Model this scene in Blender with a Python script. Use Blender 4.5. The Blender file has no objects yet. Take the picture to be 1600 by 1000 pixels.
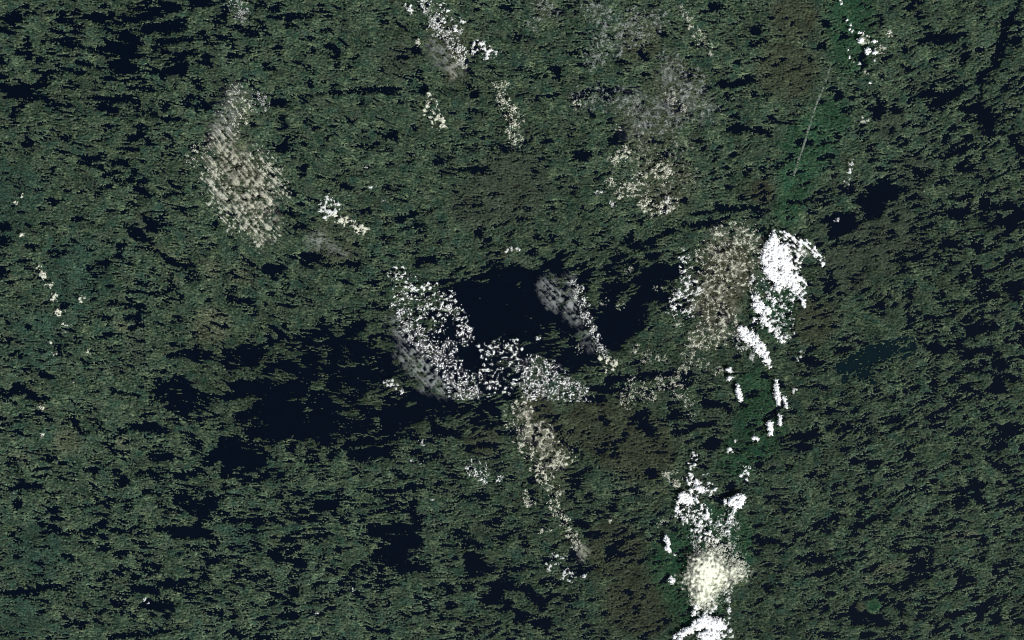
import bpy, math
import numpy as np

# ---------------------------------------------------------------- scene, camera, light
# One Blender unit is one kilometre. The place is seen from high above, 160 km wide.
S = bpy.context.scene
COL = S.collection
K = 0.1                                    # kilometres per map unit (map units run 0..1600 east, 0..1000 south)
cd = bpy.data.cameras.new('camera'); cam = bpy.data.objects.new('camera', cd); COL.objects.link(cam)
cam.location = (0, 0, 400.0); cam.rotation_euler = (0, 0, 0)
cd.sensor_width = 36; cd.lens = 36*400/160.0
cd.clip_start = 1; cd.clip_end = 3000
S.camera = cam
SUN_EL, SUN_AZ = 40.0, 135.0               # morning sun in the south east
w = bpy.data.worlds.new('World'); S.world = w; w.use_nodes = True
nt = w.node_tree; nt.nodes.clear()
sky = nt.nodes.new('ShaderNodeTexSky'); sky.sky_type = 'NISHITA'; sky.sun_disc = False
sky.sun_elevation = math.radians(SUN_EL); sky.sun_rotation = math.radians(SUN_AZ)
bg = nt.nodes.new('ShaderNodeBackground'); bg.inputs[1].default_value = 0.07
wo = nt.nodes.new('ShaderNodeOutputWorld')
nt.links.new(sky.outputs[0], bg.inputs[0]); nt.links.new(bg.outputs[0], wo.inputs[0])
sd_ = bpy.data.lights.new('sun', 'SUN'); sun = bpy.data.objects.new('sun', sd_); COL.objects.link(sun)
sd_.energy = 5.0; sd_.angle = math.radians(0.5); sd_.color = (1.0, 0.965, 0.9)
sun.rotation_euler = (math.radians(90-SUN_EL), 0, math.radians(180-SUN_AZ))
S.view_settings.view_transform = 'Standard'; S.view_settings.look = 'None'
S.view_settings.exposure = 0.35; S.view_settings.gamma = 1.0; S.view_settings.use_curve_mapping = False
S.render.engine = 'CYCLES'
S.cycles.pixel_filter_type = 'BLACKMAN_HARRIS'; S.cycles.filter_width = 1.0
S.cycles.transparent_max_bounces = 12

rng = np.random.default_rng(11)

# ---------------------------------------------------------------- numeric helpers
def smooth(a, b, x):
    t = np.clip((x-a)/(b-a), 0, 1); return t*t*(3-2*t)

def norm(a):
    return (a-a.mean())/(a.std()+1e-9)

def band(shape, step, lo, hi=None, slope=0.0, ax=1.0, seed=0):
    """gaussian noise: features between lo and hi map units across, stretched ax times east-west"""
    r = np.random.default_rng(seed)
    n = r.standard_normal(shape)
    fy = np.fft.fftfreq(shape[0], step)[:, None]; fx = np.fft.rfftfreq(shape[1], step)[None, :]*ax
    f = np.sqrt(fx*fx+fy*fy)+1e-9
    g = np.exp(-(f*lo)**2)
    if hi: g = g*(1-np.exp(-(f*hi)**2))
    g = g*(f+1e-3)**slope
    return norm(np.fft.irfft2(np.fft.rfft2(n)*g, shape))

def flow(n, cs, sn, L, h=0.7):
    """smear noise along a direction field (cs, sn) for L steps each way"""
    H, W = n.shape
    iy, ix = np.mgrid[0:H, 0:W].astype(np.float32)
    acc = n.copy(); wsum = 1.0
    for s in (-1, 1):
        x = ix.copy(); y = iy.copy()
        jx = ix.astype(np.int32); jy = iy.astype(np.int32)
        for k in range(1, L+1):
            x += s*h*cs[jy, jx]; y += s*h*sn[jy, jx]
            jx = np.clip(x+.5, 0, W-1).astype(np.int32); jy = np.clip(y+.5, 0, H-1).astype(np.int32)
            wk = 1-k/(L+1.0)
            acc = acc+wk*n[jy, jx]; wsum += wk
    return norm(acc)

def lattice(v, X, Y, x0, dx, y0, dy):
    """smooth interpolation of a coarse table"""
    v = np.asarray(v, float); H, W = v.shape
    fx = np.clip((X-x0)/dx, 0, W-1.001); fy = np.clip((Y-y0)/dy, 0, H-1.001)
    ix = fx.astype(int); iy = fy.astype(int); tx = fx-ix; ty = fy-iy
    tx = tx*tx*(3-2*tx); ty = ty*ty*(3-2*ty)
    return (v[iy, ix]*(1-tx)+v[iy, ix+1]*tx)*(1-ty)+(v[iy+1, ix]*(1-tx)+v[iy+1, ix+1]*tx)*ty

def parse(txt, ox=0, oy=0, sc=1.0):
    out = []
    for ch in txt.replace('\n', ' ').split(';'):
        pts = [tuple(float(q) for q in p.split(',')) for p in ch.split()]
        if pts: out.append([(ox+p[0]*sc, oy+p[1]*sc, p[2]*sc) for p in pts])
    return out

class Grid:
    """axis-aligned raster over the map, used to lay shapes out"""
    def __init__(g, x0, y0, step, W, H):
        g.x0, g.y0, g.step, g.W, g.H = x0, y0, step, W, H
        g.xs = x0+step*np.arange(W); g.ys = y0+step*np.arange(H)
        g.X, g.Y = np.meshgrid(g.xs, g.ys)
    def box(g, xa, xb, ya, yb):
        a = max(0, int((xa-g.x0)/g.step)); b = min(g.W, int((xb-g.x0)/g.step)+2)
        c = max(0, int((ya-g.y0)/g.step)); d = min(g.H, int((yb-g.y0)/g.step)+2)
        return slice(c, max(c, d)), slice(a, max(a, b))
    def chains(g, chains, D=None, rough=None, ramp=0.55, rmax=6.0, pad=14.0, grow=0.0, rough2=None):
        """signed distance (map units, negative inside) to tapered chains, edges roughened by noise"""
        if D is None: D = np.full((g.H, g.W), 60.0)
        for ch in chains:
            segs = list(zip(ch[:-1], ch[1:])) if len(ch) > 1 else [(ch[0], ch[0])]
            for (ax, ay, ar), (bx, by, br) in segs:
                R = max(ar, br)+pad+grow
                sl = g.box(min(ax, bx)-R, max(ax, bx)+R, min(ay, by)-R, max(ay, by)+R)
                X = g.X[sl]; Y = g.Y[sl]
                if X.size == 0: continue
                dx, dy = bx-ax, by-ay; q = dx*dx+dy*dy
                t = np.clip(((X-ax)*dx+(Y-ay)*dy)/q, 0, 1) if q > 0 else 0*X
                r = ar+(br-ar)*t+grow
                d = np.hypot(X-ax-t*dx, Y-ay-t*dy)-r
                if rough is not None: d = d+np.minimum(ramp*r, rmax)*rough[sl]
                if rough2 is not None: d = d+np.clip((r-3)*.25, 0, 6)*rough2[sl]
                D[sl] = np.minimum(D[sl], d)
        return D

def basin(g, chains, grow=0.0, wx=0, wy=0):
    """1 on the axis of a chain, 0 on its outline, negative beyond it"""
    D = np.full((g.H, g.W), -2.0)
    for ch in chains:
        segs = list(zip(ch[:-1], ch[1:])) if len(ch) > 1 else [(ch[0], ch[0])]
        for (ax, ay, ar), (bx, by, br) in segs:
            R = 2.2*max(ar, br)+3
            sl = g.box(min(ax, bx)-R, max(ax, bx)+R, min(ay, by)-R, max(ay, by)+R)
            X = g.X[sl]+wx[sl]; Y = g.Y[sl]+wy[sl]
            if X.size == 0: continue
            dx, dy = bx-ax, by-ay; q = dx*dx+dy*dy
            t = np.clip(((X-ax)*dx+(Y-ay)*dy)/q, 0, 1) if q > 0 else 0*X
            r = ar+(br-ar)*t+grow
            D[sl] = np.maximum(D[sl], 1-np.hypot(X-ax-t*dx, Y-ay-t*dy)/r)
    return D

# ---------------------------------------------------------------- map of the lakes
# each chain is a run of points x,y,half-width; tiles of 400 x 250 map units written at four times their size
TILES = {
(0,0): """0,110,15 60,110,30 100,100,25;100,80,8 170,75,6 200,90,5;370,130,18 420,130,16;390,80,12;520,100,8 620,100,18 720,95,12;590,120,14 640,140,8;
620,150,5 760,145,5;640,40,10 680,50,8;800,30,20 820,60,15;860,50,12 920,45,8;1010,20,14 1070,40,20 1120,50,12;1200,20,14 1300,15,16;
780,120,18 860,120,16 920,100,12;950,100,14 1000,60,10;900,180,18 1000,170,20 1100,165,26 1150,155,14;1050,200,12 1000,190,12;1400,90,22;
1500,180,10 1560,210,14 1600,210,12;1560,110,12;0,185,18 40,185,10;660,190,6 780,220,22 840,230,10 880,225,8;760,240,20 870,255,6;170,260,18 165,290,8;
270,250,6 380,255,10 430,280,20 450,300,6;380,200,4 440,240,6 520,290,5 580,325,5 640,305,4 700,315,5;660,265,10 720,290,24 760,310,35 820,335,28 900,345,8;
760,350,20 800,350,10;800,275,4 860,265,5 900,280,4;960,255,10 1080,255,18 1200,245,8;1290,270,6;960,300,8 1020,300,5 1030,330,6;1110,350,20 1160,340,24 1220,335,8;
1280,340,14 1300,390,10;1550,300,14;1450,350,8 1530,345,6;240,380,14 280,375,6;0,370,14 30,385,16;480,385,12 520,395,16 570,405,12;410,440,14 470,450,14 530,450,12;
590,420,10 640,440,8;690,400,18 760,400,24 820,400,16;720,440,18 830,430,16 880,440,14;880,440,12 980,450,14 1100,455,14;1110,420,26 1150,400,22 1140,450,20;
680,485,14 730,490,10;200,440,6 290,465,10;0,480,22 40,480,12;180,540,12;0,560,20 60,555,22 140,560,30 220,530,24 280,530,18;
150,590,16 40,605,10;150,600,14 240,600,14 290,620,10 340,630,5;380,450,5 390,480,4;570,490,5 600,540,6;830,545,6 920,555,8 1040,570,8;860,495,12 920,500,8;
1210,500,8 1245,540,12;1090,530,10;560,610,8 640,620,8 720,620,14 800,610,12 840,640,5 870,690,5;620,665,14 700,680,22 740,690,16;
870,700,5 970,715,5 1010,740,6 1100,745,12 1160,745,6;1010,690,4 1050,650,8;1190,600,12 1230,610,12;1160,650,5 1290,670,16 1300,690,8;1330,640,6 1430,635,6;
90,690,14 70,730,10;660,785,5 740,790,8;850,790,10 890,800,24 870,850,14 800,870,10;370,850,8 440,880,8;220,835,5 270,830,5;740,925,8 830,935,8 870,940,6;
1300,850,26 1330,860,14;1200,920,16 1230,925,14;520,980,10 620,980,26;160,900,12 200,900,6;160,950,10;1010,960,8""",
(400,0): """90,100,6 180,115,14 260,105,10 350,100,5;190,160,10 260,165,8;410,190,8 440,190,8;550,130,14;430,285,10 490,290,14;350,305,14;490,330,16;580,415,16;60,410,16;
800,135,16;1040,160,20;1000,290,18 1000,330,18;880,370,16 940,355,10;1360,330,26 1390,310,14;1520,60,16 1580,50,14;1330,435,14;620,340,4 625,380,4;
410,510,12;490,535,10;310,510,10 340,525,10;270,600,4 350,590,4 440,580,5 560,570,6 640,565,12 700,565,12 760,555,8 830,565,20 900,560,18;
1040,570,14 1060,550,22;60,645,6 130,640,16 180,650,20;110,580,8;660,600,5 665,660,5;890,630,6 905,660,5;1040,480,8;1370,580,18;1320,680,8 1380,700,8 1420,710,8;
160,740,14 180,790,10;350,805,10 400,800,8;450,860,14;790,865,8 860,830,26;190,860,14 190,910,24 160,940,14 240,940,6;120,895,8;640,910,5 690,905,5;
1240,920,6 1225,960,5;1130,960,6;1320,930,10 1370,935,14;1450,980,5 1490,890,5;700,490,4;740,470,4;500,350,12;120,50,16;30,20,16;30,180,12;20,130,14;1360,830,12;290,890,8;620,755,5 560,760,5;680,820,10""",
(800,0): """280,70,20;400,75,12;1240,30,14 1300,40,16 1250,60,12;1530,190,26;1340,260,5 1390,290,6;1500,270,16;1580,250,14;240,290,10;110,320,4 105,350,4;330,330,10 400,330,10;
460,325,14;660,380,14 700,400,10;800,330,16 840,370,16;940,210,18;1120,280,12;280,440,20 300,490,10;130,480,6 200,460,6;1290,520,14 1370,530,20 1440,510,20 1500,480,16;
1220,540,12;540,540,8 610,570,16 680,550,10;400,600,18 480,570,14;160,620,14;500,720,14 490,690,12;600,610,14;950,640,16;700,690,8;1330,600,14;1580,610,14;
1410,800,26 1340,810,10 1480,800,8;1500,820,8 1600,825,10;1400,720,14;790,740,12;690,820,26 670,870,30 620,890,20;780,840,12;220,880,18;420,975,18 490,965,14;
870,890,12 930,885,8;1060,930,12;1390,970,14;1180,880,12;390,775,10;1420,390,12;30,225,8 60,225,8""",
(1200,0): """1575,-40,10 1575,0,10 1560,50,12 1520,100,14 1480,150,20 1475,210,20 1455,270,24 1445,320,22 1430,380,22 1400,430,16 1350,455,16 1330,500,26 1330,550,18 1330,600,8 1320,640,8;
1210,680,14 1280,665,14 1330,650,8;1350,700,34 1370,760,36 1380,800,20;1450,720,12;1400,510,10;950,270,18 1010,240,18 1080,240,16 1170,240,14;1540,250,26;1560,150,16;
950,15,18;780,50,14;620,40,8;700,140,14;1230,290,14;1220,350,12 1210,400,8;850,310,14;850,420,10 880,430,16;720,480,16;580,350,16 600,400,16;320,290,16;370,130,10;260,185,8;
250,470,10;320,465,8;410,540,16;440,600,26;610,590,16;1060,425,10;870,630,6 930,600,14 1030,575,10;1190,550,14 1160,600,20 1090,620,24 1040,650,20 1000,665,10;
700,640,10 690,690,30 680,730,22;830,690,16 820,700,12;770,810,20;1150,690,12;0,595,12;20,740,14;700,580,4;280,800,14;190,890,14 270,890,14;320,990,12 400,970,12;
860,885,12;1110,860,18;1240,870,20;1100,980,12 1160,950,18 1230,930,14;1380,840,8 1460,830,10;1530,890,14 1580,930,20 1600,950,20;1590,430,14;1500,520,10 1480,560,8;1530,790,14;470,220,20;260,370,16""",
(0,250): """500,5,10 560,30,12 630,50,10 660,80,14 720,110,6 780,160,5;700,20,10 780,10,12;840,70,20;790,130,5 930,125,5;610,190,4 680,155,4;860,180,16 900,200,18 940,220,16;
1030,220,5 1100,210,8 1160,210,5;1130,180,8;1215,165,16;390,170,14 430,190,10;290,245,5 350,255,8 420,250,6;820,270,6 870,290,5;1340,405,20;1140,310,10;1040,330,10;
770,330,10;780,400,14 840,440,24 900,480,18 940,510,18;940,430,16 980,440,14;900,350,12 960,400,12;760,530,18 730,540,10;640,500,6 700,520,8;
920,540,6 1000,580,8 1060,620,10 1130,660,8 1210,700,6 1230,740,3;1160,640,6 1200,660,8;610,640,10 660,640,18;740,600,18 770,610,10;540,670,12 580,700,14;0,420,22 50,415,18;
0,500,30 40,490,20;0,590,6 70,600,5;250,400,6 330,400,6;340,325,8;430,520,8 400,550,6;310,575,6 430,565,6;170,535,12 240,535,14;470,360,10 540,370,6 590,400,5;0,700,26 40,690,20;
800,820,8 900,830,10 1000,830,6;690,880,8 760,900,6 830,920,14 870,915,12;1070,770,18 1060,720,6;1060,800,10;1440,870,16 1500,880,10 1570,890,8;1130,860,12;590,815,12;
1310,880,10;410,905,14;800,980,16 860,975,20;620,980,6 700,990,8;1190,510,5 1250,530,5;1460,550,10;1400,700,8 1410,740,6;1590,710,10;320,60,12;1270,820,10""",
(400,250): """260,60,5 310,40,12 300,90,8;560,90,10;530,160,12 590,175,16;240,210,14 200,185,8;730,215,8;800,180,14 830,170,8;880,250,8 940,245,12;905,165,10;1100,135,8;1160,80,14;
1420,60,20 1290,55,5;950,15,14;110,310,8 160,325,14 240,345,12;120,380,12;290,410,16 240,420,10;690,310,14 650,330,6;900,370,20 940,355,10 990,330,10 1060,330,8 1120,300,6;
1300,270,8;1410,270,8;890,440,5 960,415,6 1070,405,6;770,480,5 860,480,6;830,515,10;520,500,14;1380,435,18 1410,490,5;1540,390,14;1060,470,8;50,680,18 100,690,34 150,680,24;
280,590,14 350,620,24 400,600,20;350,620,20 300,650,10;430,660,5 520,645,6 630,645,14;1000,650,12 1050,650,8;1010,630,14 1120,620,16;1100,650,10;180,770,10 190,800,5;
80,830,5 150,860,4;400,840,5;1510,700,20 1570,720,30;1590,800,20;1450,830,14;1350,870,20 1420,900,20 1500,880,14;1560,940,40 1480,980,40;1300,710,5 1350,690,5;780,800,5 860,775,5;650,930,6 730,890,6;1100,960,20 1150,950,20""",
(800,250): """30,370,12 80,370,8;260,360,14;150,460,12;290,480,16 230,500,10;430,530,14;380,580,6;500,610,10;690,510,12 740,480,16;740,540,10 800,550,12 870,500,14 900,480,10 980,450,16 1020,430,8;
1060,400,10 1150,410,14 1240,390,14 1330,400,8;1110,335,8 1200,330,8 1300,310,12 1400,300,16 1500,295,14 1530,320,14 1600,320,10;1330,370,8;1420,240,10;1080,250,10;1460,90,12;1570,60,20;
1560,250,14;1350,170,10;800,385,14;940,220,10;0,680,30 60,700,30;280,680,50 230,780,60;380,700,40;200,850,80 60,900,80;100,980,60 350,980,60;560,700,20 560,800,50 650,760,50;
600,860,50;780,760,60 850,700,50 950,680,30;820,830,40 940,860,30;600,950,40 800,950,40;700,600,20 620,620,10;880,600,30;1000,780,10;1160,690,20;1290,560,20""",
(1200,250): """640,180,24 700,200,40 740,160,40 770,220,30 720,250,30;550,260,14 620,255,16;700,300,24 680,340,20;940,90,20 1000,80,10;1200,40,24;400,30,20;330,60,8;130,80,14;
330,190,8 280,230,8 220,265,8 120,260,5;570,150,8;450,370,24 510,340,30 540,370,24;430,420,40 400,470,30;350,380,8;420,500,24 390,540,14;1050,145,8 1120,130,8;
1130,240,6 1200,240,10 1270,220,10;1130,330,24 1200,330,26 1260,320,20;1340,270,30 1400,280,16;1500,300,24 1580,340,34 1520,390,24 1400,390,20 1330,370,14;1400,110,10 1360,140,6;
1100,520,20 1170,520,18;1310,555,20;1430,480,14;1500,600,12 1590,590,8;1310,700,24;1530,810,26 1580,790,24;1220,890,8 1300,880,10 1400,860,8 1470,850,6;1550,860,20;1600,980,20;
520,740,16 540,760,10;850,680,16;820,640,10;1000,740,12;700,900,20;940,950,12;380,690,12 400,740,14 370,800,20;450,830,14;280,870,12;120,960,14;80,140,8""",
(0,500): """0,90,5 80,125,6;0,130,10 60,140,4;90,190,4 140,220,10 130,240,5;480,135,14;500,240,8 540,265,6;270,190,10;660,100,16;800,50,8 840,45,12;1090,150,12;
1050,225,10 1110,220,16 1160,200,16 1170,235,10;1230,150,6 1270,175,6;230,310,8 270,335,12 320,360,6;0,465,5 60,460,6 100,420,20 140,430,26 180,460,24 240,485,18 280,500,8;
30,500,4 100,525,6;50,650,6 110,625,20 160,610,14;700,450,10 770,460,8 860,470,6;720,510,5;960,480,14 1010,440,30 1080,400,40 1180,400,24;1100,480,60 1200,500,70 1280,500,50;
1160,560,40 1160,600,20;1280,500,40 1350,500,24 1450,460,20 1560,450,18;1440,410,20 1560,390,20 1600,400,20;1000,370,16;460,640,12 500,690,5 550,700,4;610,650,16 650,690,8;
820,660,14 880,670,20 940,660,28 1000,680,22 1050,690,14;790,680,5 740,720,5 680,740,5;1530,590,30 1590,570,20;1580,650,12;700,780,10;880,800,10;940,850,14 1030,845,20 1080,855,18;
730,820,10;1220,760,16 1330,750,24 1430,760,20 1550,780,20;1330,850,34 1400,820,20 1500,830,24;1450,900,30 1400,960,20;330,870,14 270,870,6;40,830,5 70,880,5 130,940,5;
540,940,12 590,950,8;720,950,8;860,950,14 940,940,14 1000,990,8;50,905,12;1200,960,14 1100,970,10;1350,240,8;1420,240,6;1080,350,4 1180,345,4 1220,320,3""",
(400,500): """280,60,10;400,30,14;200,260,20 350,250,30 500,230,40 700,180,60 850,170,60 900,230,40;250,330,20 400,340,40 560,350,60 700,350,50 850,330,30;350,180,24 500,160,20;
300,420,20 400,440,40 500,400,30 600,400,16;0,430,14 200,430,14;250,520,24 380,540,34 460,560,20;80,560,24 180,620,24 300,610,30 420,600,24;0,630,14 200,640,24;
0,700,24 100,720,24 250,700,24 350,690,20;540,460,14;620,560,20 720,580,24;680,690,40 830,670,50 880,660,20;930,590,40 860,560,20;560,640,14;400,760,20 500,740,14;
560,790,24 650,760,16 780,760,16 870,730,14 950,710,8;500,820,14;620,840,24 750,830,20 850,800,16;1050,540,10;1100,640,14 1150,700,14 1280,700,14;
1300,100,20 1400,60,80 1500,80,90 1600,100,90;1400,220,24;1500,200,30;1370,330,20 1450,350,24 1540,330,16;1420,430,40 1520,420,40;1200,530,24 1300,540,50 1420,560,60 1520,600,20;
1250,600,24 1350,620,30 1450,640,30;1100,400,20 1050,440,14;1320,800,10 1400,780,14 1500,790,8;880,970,14 950,980,10;1050,880,5 1100,860,5 1150,850,3;60,820,6;310,840,16 330,900,14""",
(800,500): """0,60,80 100,60,90 250,40,60 200,110,40;100,170,20 250,190,24;400,200,24 450,230,30;340,260,16;0,220,24 60,250,20;560,90,20 600,130,50 650,110,40 720,90,30;780,50,14;
0,320,20;380,310,20;600,390,14 700,370,14 800,350,14 920,335,14 1050,335,12 1100,350,14;500,420,14 620,440,14 720,420,16;1000,400,16 1090,390,20;450,500,12 560,480,14;
560,610,10 590,640,14;770,590,14 810,600,30 850,570,10;1020,590,26 970,610,12;800,650,14 850,680,20 880,690,14;1000,710,8 1080,690,12 1160,660,14 1260,640,8;
1200,530,20 1300,530,20 1340,540,10;1350,580,12;620,760,5 700,750,6;310,720,8 320,760,10;350,800,12 420,820,12 430,850,8;650,850,8 640,800,8;950,770,12;390,980,8 440,950,6 490,920,5;
560,920,4;870,960,26;790,970,10;1100,830,4 1160,800,6 1220,770,14 1290,770,18;1490,655,14;1400,820,8;1560,800,14;0,690,16 80,670,10 180,660,8;1450,530,14;1500,460,20;1570,340,16""",
(1200,500): """450,190,20 510,170,14;220,250,10 300,260,20 260,270,10;250,340,14 180,340,10;960,50,14;1150,50,8;1260,60,30 1330,50,34;1280,90,20;1400,40,24;1570,40,20;900,170,14;
980,150,14 1040,180,26 1090,190,20;1230,210,24 1320,180,16 1400,190,14;1250,240,14;1430,270,24 1460,300,12;1240,310,16 1290,305,14;1040,295,10;1050,360,16;
1500,350,14 1540,370,16;1430,370,20 1460,420,20 1400,430,16;860,450,10;780,485,8;880,530,14;840,530,6;540,560,14 580,545,8;810,610,26 830,620,14;630,680,12;800,685,8;
1050,570,5 1120,550,5 1200,510,5 1270,495,5;1130,720,6 1200,700,8;380,680,8 430,640,10;420,700,6 500,665,12;150,730,8 220,740,20 280,700,24;200,790,24 260,790,12;300,740,10;
620,880,8 700,880,8;620,920,10 680,905,14;1450,680,14 1540,670,16 1590,660,8;1500,710,20 1560,690,14;1400,800,14 1480,780,8;1400,910,8 1480,910,8;110,920,8 150,915,8;
1500,930,12;870,800,5 1000,740,5;1160,800,6;1490,515,5""",
(0,750): """110,30,14 180,40,16 260,40,16;120,70,10;110,140,24 100,170,14;780,10,20;310,190,16 360,190,16;250,160,8;600,120,10;790,160,12;1110,120,24 1160,110,24;1210,50,14;1400,50,16;
1300,150,30 1330,110,14;1300,150,20 1260,210,24 1240,290,16;1380,210,14;980,305,14 1050,315,18 1130,325,20 1220,330,26 1300,340,20;1400,245,6 1580,255,6;
250,270,8 330,290,6 370,320,6;420,325,8 520,320,8 600,300,8;660,305,8 740,320,8 820,320,6;60,330,10 120,325,6;650,360,14;660,430,12 680,400,6;720,465,12 790,455,12;
1150,415,6 1230,420,8;1440,420,14;450,490,14 480,500,10 400,470,6;110,490,10;0,550,14 30,555,8;900,520,10 970,530,8;600,580,10;660,590,16;750,540,8;440,590,10;830,600,10 870,610,10;
0,700,5 100,705,12 160,705,14 250,675,16 330,665,8 410,665,6;830,680,14 920,680,20 980,700,14;1000,650,14 1100,640,20 1180,620,10;1260,610,12 1300,620,8;1400,470,10 1300,510,14 1370,510,10;
540,790,12 530,760,10;600,830,10 640,830,10;610,880,12;900,780,16 1000,780,20 1080,790,12;760,780,16;510,920,12;680,985,6 800,970,8 920,965,6 1010,945,6 1100,930,8 1160,925,5;1590,770,8;1150,700,8;880,260,10""",
(400,750): """720,330,16 800,310,20 870,300,40 960,300,50 1020,270,20;880,400,80 960,380,60 1010,390,30;800,440,40 740,460,20;880,480,60 920,520,40;900,560,24 980,540,20 1060,540,20;
140,110,20 150,80,14;380,150,16 440,150,20 500,145,20 400,180,14;540,60,12 500,100,10;700,70,6 760,75,10 830,70,6 950,50,6 1050,30,5;960,180,16 980,160,8;1140,0,6;110,240,20;20,240,14;
250,250,8 330,230,6 400,260,6;500,440,20;420,430,6 420,500,5;70,450,14 150,470,12;130,500,14;270,520,20;480,550,12;600,560,14;700,560,14;790,560,14;740,290,14 690,280,8;
1200,350,6 1260,325,6 1320,335,6;1300,390,20 1360,380,12 1400,410,16;1320,470,20 1390,500,30;1360,540,40 1420,550,24;1500,240,16;1360,230,6;1270,110,6 1380,100,6;1540,100,6;1300,270,8;
1180,660,20 1220,690,16;1480,650,16 1530,660,34 1580,640,30;1500,720,40 1450,740,20;1200,780,20;1130,820,8;1520,820,12 1580,780,20;240,700,20 270,670,10;360,660,10 430,640,8;10,660,10;
460,745,10;150,850,10 240,850,12;120,920,6 200,910,8;80,965,10;270,960,6;540,880,6;780,940,12 830,945,10;960,800,8;940,840,3 930,890,3;1280,985,10;1300,900,8;1000,970,8""",
(800,750): """60,30,14;400,40,20;120,80,14;480,100,14;360,100,20;470,200,12;440,280,24 400,260,20;500,340,24;620,170,14 650,160,14;640,120,10;
890,260,6 820,310,8 760,350,8 700,370,10 650,400,14 620,450,14 590,490,12;560,500,6;430,570,20 480,560,10;0,560,10 80,540,6 160,550,5;60,360,14;70,410,10;250,420,14;660,340,10;
880,520,5 1000,490,8;200,640,12;60,660,12 150,740,30 220,760,16;180,770,30;120,700,14;70,860,24 30,880,16;180,900,34 230,880,20 210,950,20;400,740,12;740,715,6;300,540,10;
780,820,14;1370,40,20 1350,70,10;920,10,14;1560,380,20 1510,370,10;1540,280,12;1520,450,10;1380,610,14 1430,560,8;1560,750,8;1290,410,20;960,880,20;1480,660,8;1460,890,8;1525,940,4 1530,980,3""",
(1200,750): """350,75,10;480,15,12;630,45,12 570,65,8;430,30,6;800,80,12;700,80,12;1090,35,8;1180,65,10 1270,45,8 1370,20,8;1200,140,26 1240,130,10;1070,160,6 1120,150,8;1000,210,10 1080,200,8;
1390,250,10;1330,130,16;1450,100,10;1460,150,12;1500,140,8 1560,150,4;100,195,14;420,210,14 430,260,8;310,170,4;320,260,6;560,200,10 600,190,8;550,250,6 550,300,8 600,270,12 650,240,12 700,220,6;
500,360,12 540,330,6;150,350,6 220,335,8;330,315,6 380,320,6 405,340,6;0,375,12 60,385,10 90,405,12;250,390,10;190,490,8 250,500,14 300,490,24 360,490,12 400,470,4;300,450,8;
780,430,6 860,445,10 940,440,8;880,490,10;1340,375,12;1020,460,16;1110,480,8;690,460,6;220,605,5 300,595,6 360,570,10 430,550,6;0,660,20 10,700,6;380,700,20;560,700,5 530,780,5;
60,790,10 100,770,8;600,740,5 660,730,5 720,740,6 740,760,8 700,800,8 620,830,20 540,830,24 560,870,24;560,870,20 620,900,14 660,870,20 720,850,14;780,760,16 830,780,20 830,850,14;
750,880,16 690,910,10;850,660,20 920,610,16 980,600,14;900,560,14 960,540,14;1210,620,14 1300,620,8;1120,830,16 1150,850,24;1430,870,20 1440,820,14;1420,900,14;1320,860,12;
1590,890,16;1380,690,16;1470,720,14;840,910,12 840,940,8;440,900,10;310,965,6 370,960,8;580,970,14 650,960,12;1060,940,8 1130,920,6;180,890,10;1410,520,8 1420,550,6;1420,490,5;960,300,5 1050,300,5""",
}
DARK_HOLES = parse("""907,472,5.5;899,477,3;895,454,3;1056,477,8;1066,485,4;900,859,4;881,816,5;929,518,3.5;912,503,2.5;800,185,4;792,178,4.5;787,177,3;668,6,4;661,12,3;684,42,5;678,33,4;
713,76,5;729,95,4;635,524,4;648,521,4;660,532,4;645,531,3;705,553,4;722,570,3.5;732,580,3.5;711,598,4;707,541,3;727,518,3.5;812,580,5;847,595,3;890,620,3;918,627,3;
1122,577,3;1116,468,5;1129,476,6;1127,490,6;1085,436,3.5;1082,443,5;1135,498,7;735,731,4;862,773,4;835,690,5;387,357,3;400,347,3;395,305,3;1038,328,6;1045,320,3;960,318,3;1017,621,3;1076,632,2.5""")  # round water stamped in to blacken the shaded holes in the clouds

# ---------------------------------------------------------------- terrain fields
STEP = 1.4
G = Grid(-100, -70, STEP, 1288, 816)
SH = (G.H, G.W)
# grain of the bedrock: angle in degrees below east, every 200 map units
ANG = [[4, 6, 6, 8, 12, -2, -8, -20, -20],
       [3, 6, 14, 18, 0, -6, -14, -22, -22],
       [5, 8, 18, 0, -20, -14, -14, -16, -18],
       [8, 12, 14, -4, -12, -16, -16, -16, -20],
       [6, 8, 0, 0, -8, -12, -18, -18, -20],
       [4, 2, -4, 6, -10, -18, -20, -18, -20]]
th = np.radians(lattice(ANG, G.X, G.Y, 0, 200, 0, 200)+9*band(SH, STEP, 45, seed=5))
cs, sn = np.cos(th).astype(np.float32), np.sin(th).astype(np.float32)

nA2 = flow(band(SH, STEP, 5.5, 28, seed=21), cs, sn, 8)
nA = flow(band(SH, STEP, 2.8, 12, seed=1), cs, sn, 4)          # lake-sized, elongated
nB = flow(band(SH, STEP, 1.5, 7, seed=2), cs, sn, 2)           # fine
nC = flow(band(SH, STEP, 4.5, 22, seed=3), cs, sn, 6)          # for creeks along zero lines
nD = band(SH, STEP, 30, 160, seed=4)
nE = band(SH, STEP, 2.2, 9, seed=6)                            # isotropic
nF = flow(band(SH, STEP, 1.0, 4, seed=7), cs, sn, 1)
nI = flow(band(SH, STEP, 4.5, 26, seed=8), cs, sn, 6)            # islands
rough = np.clip(0.65*norm(nA*.6+nB+.5*nE), -1.7, 1.7)

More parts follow.
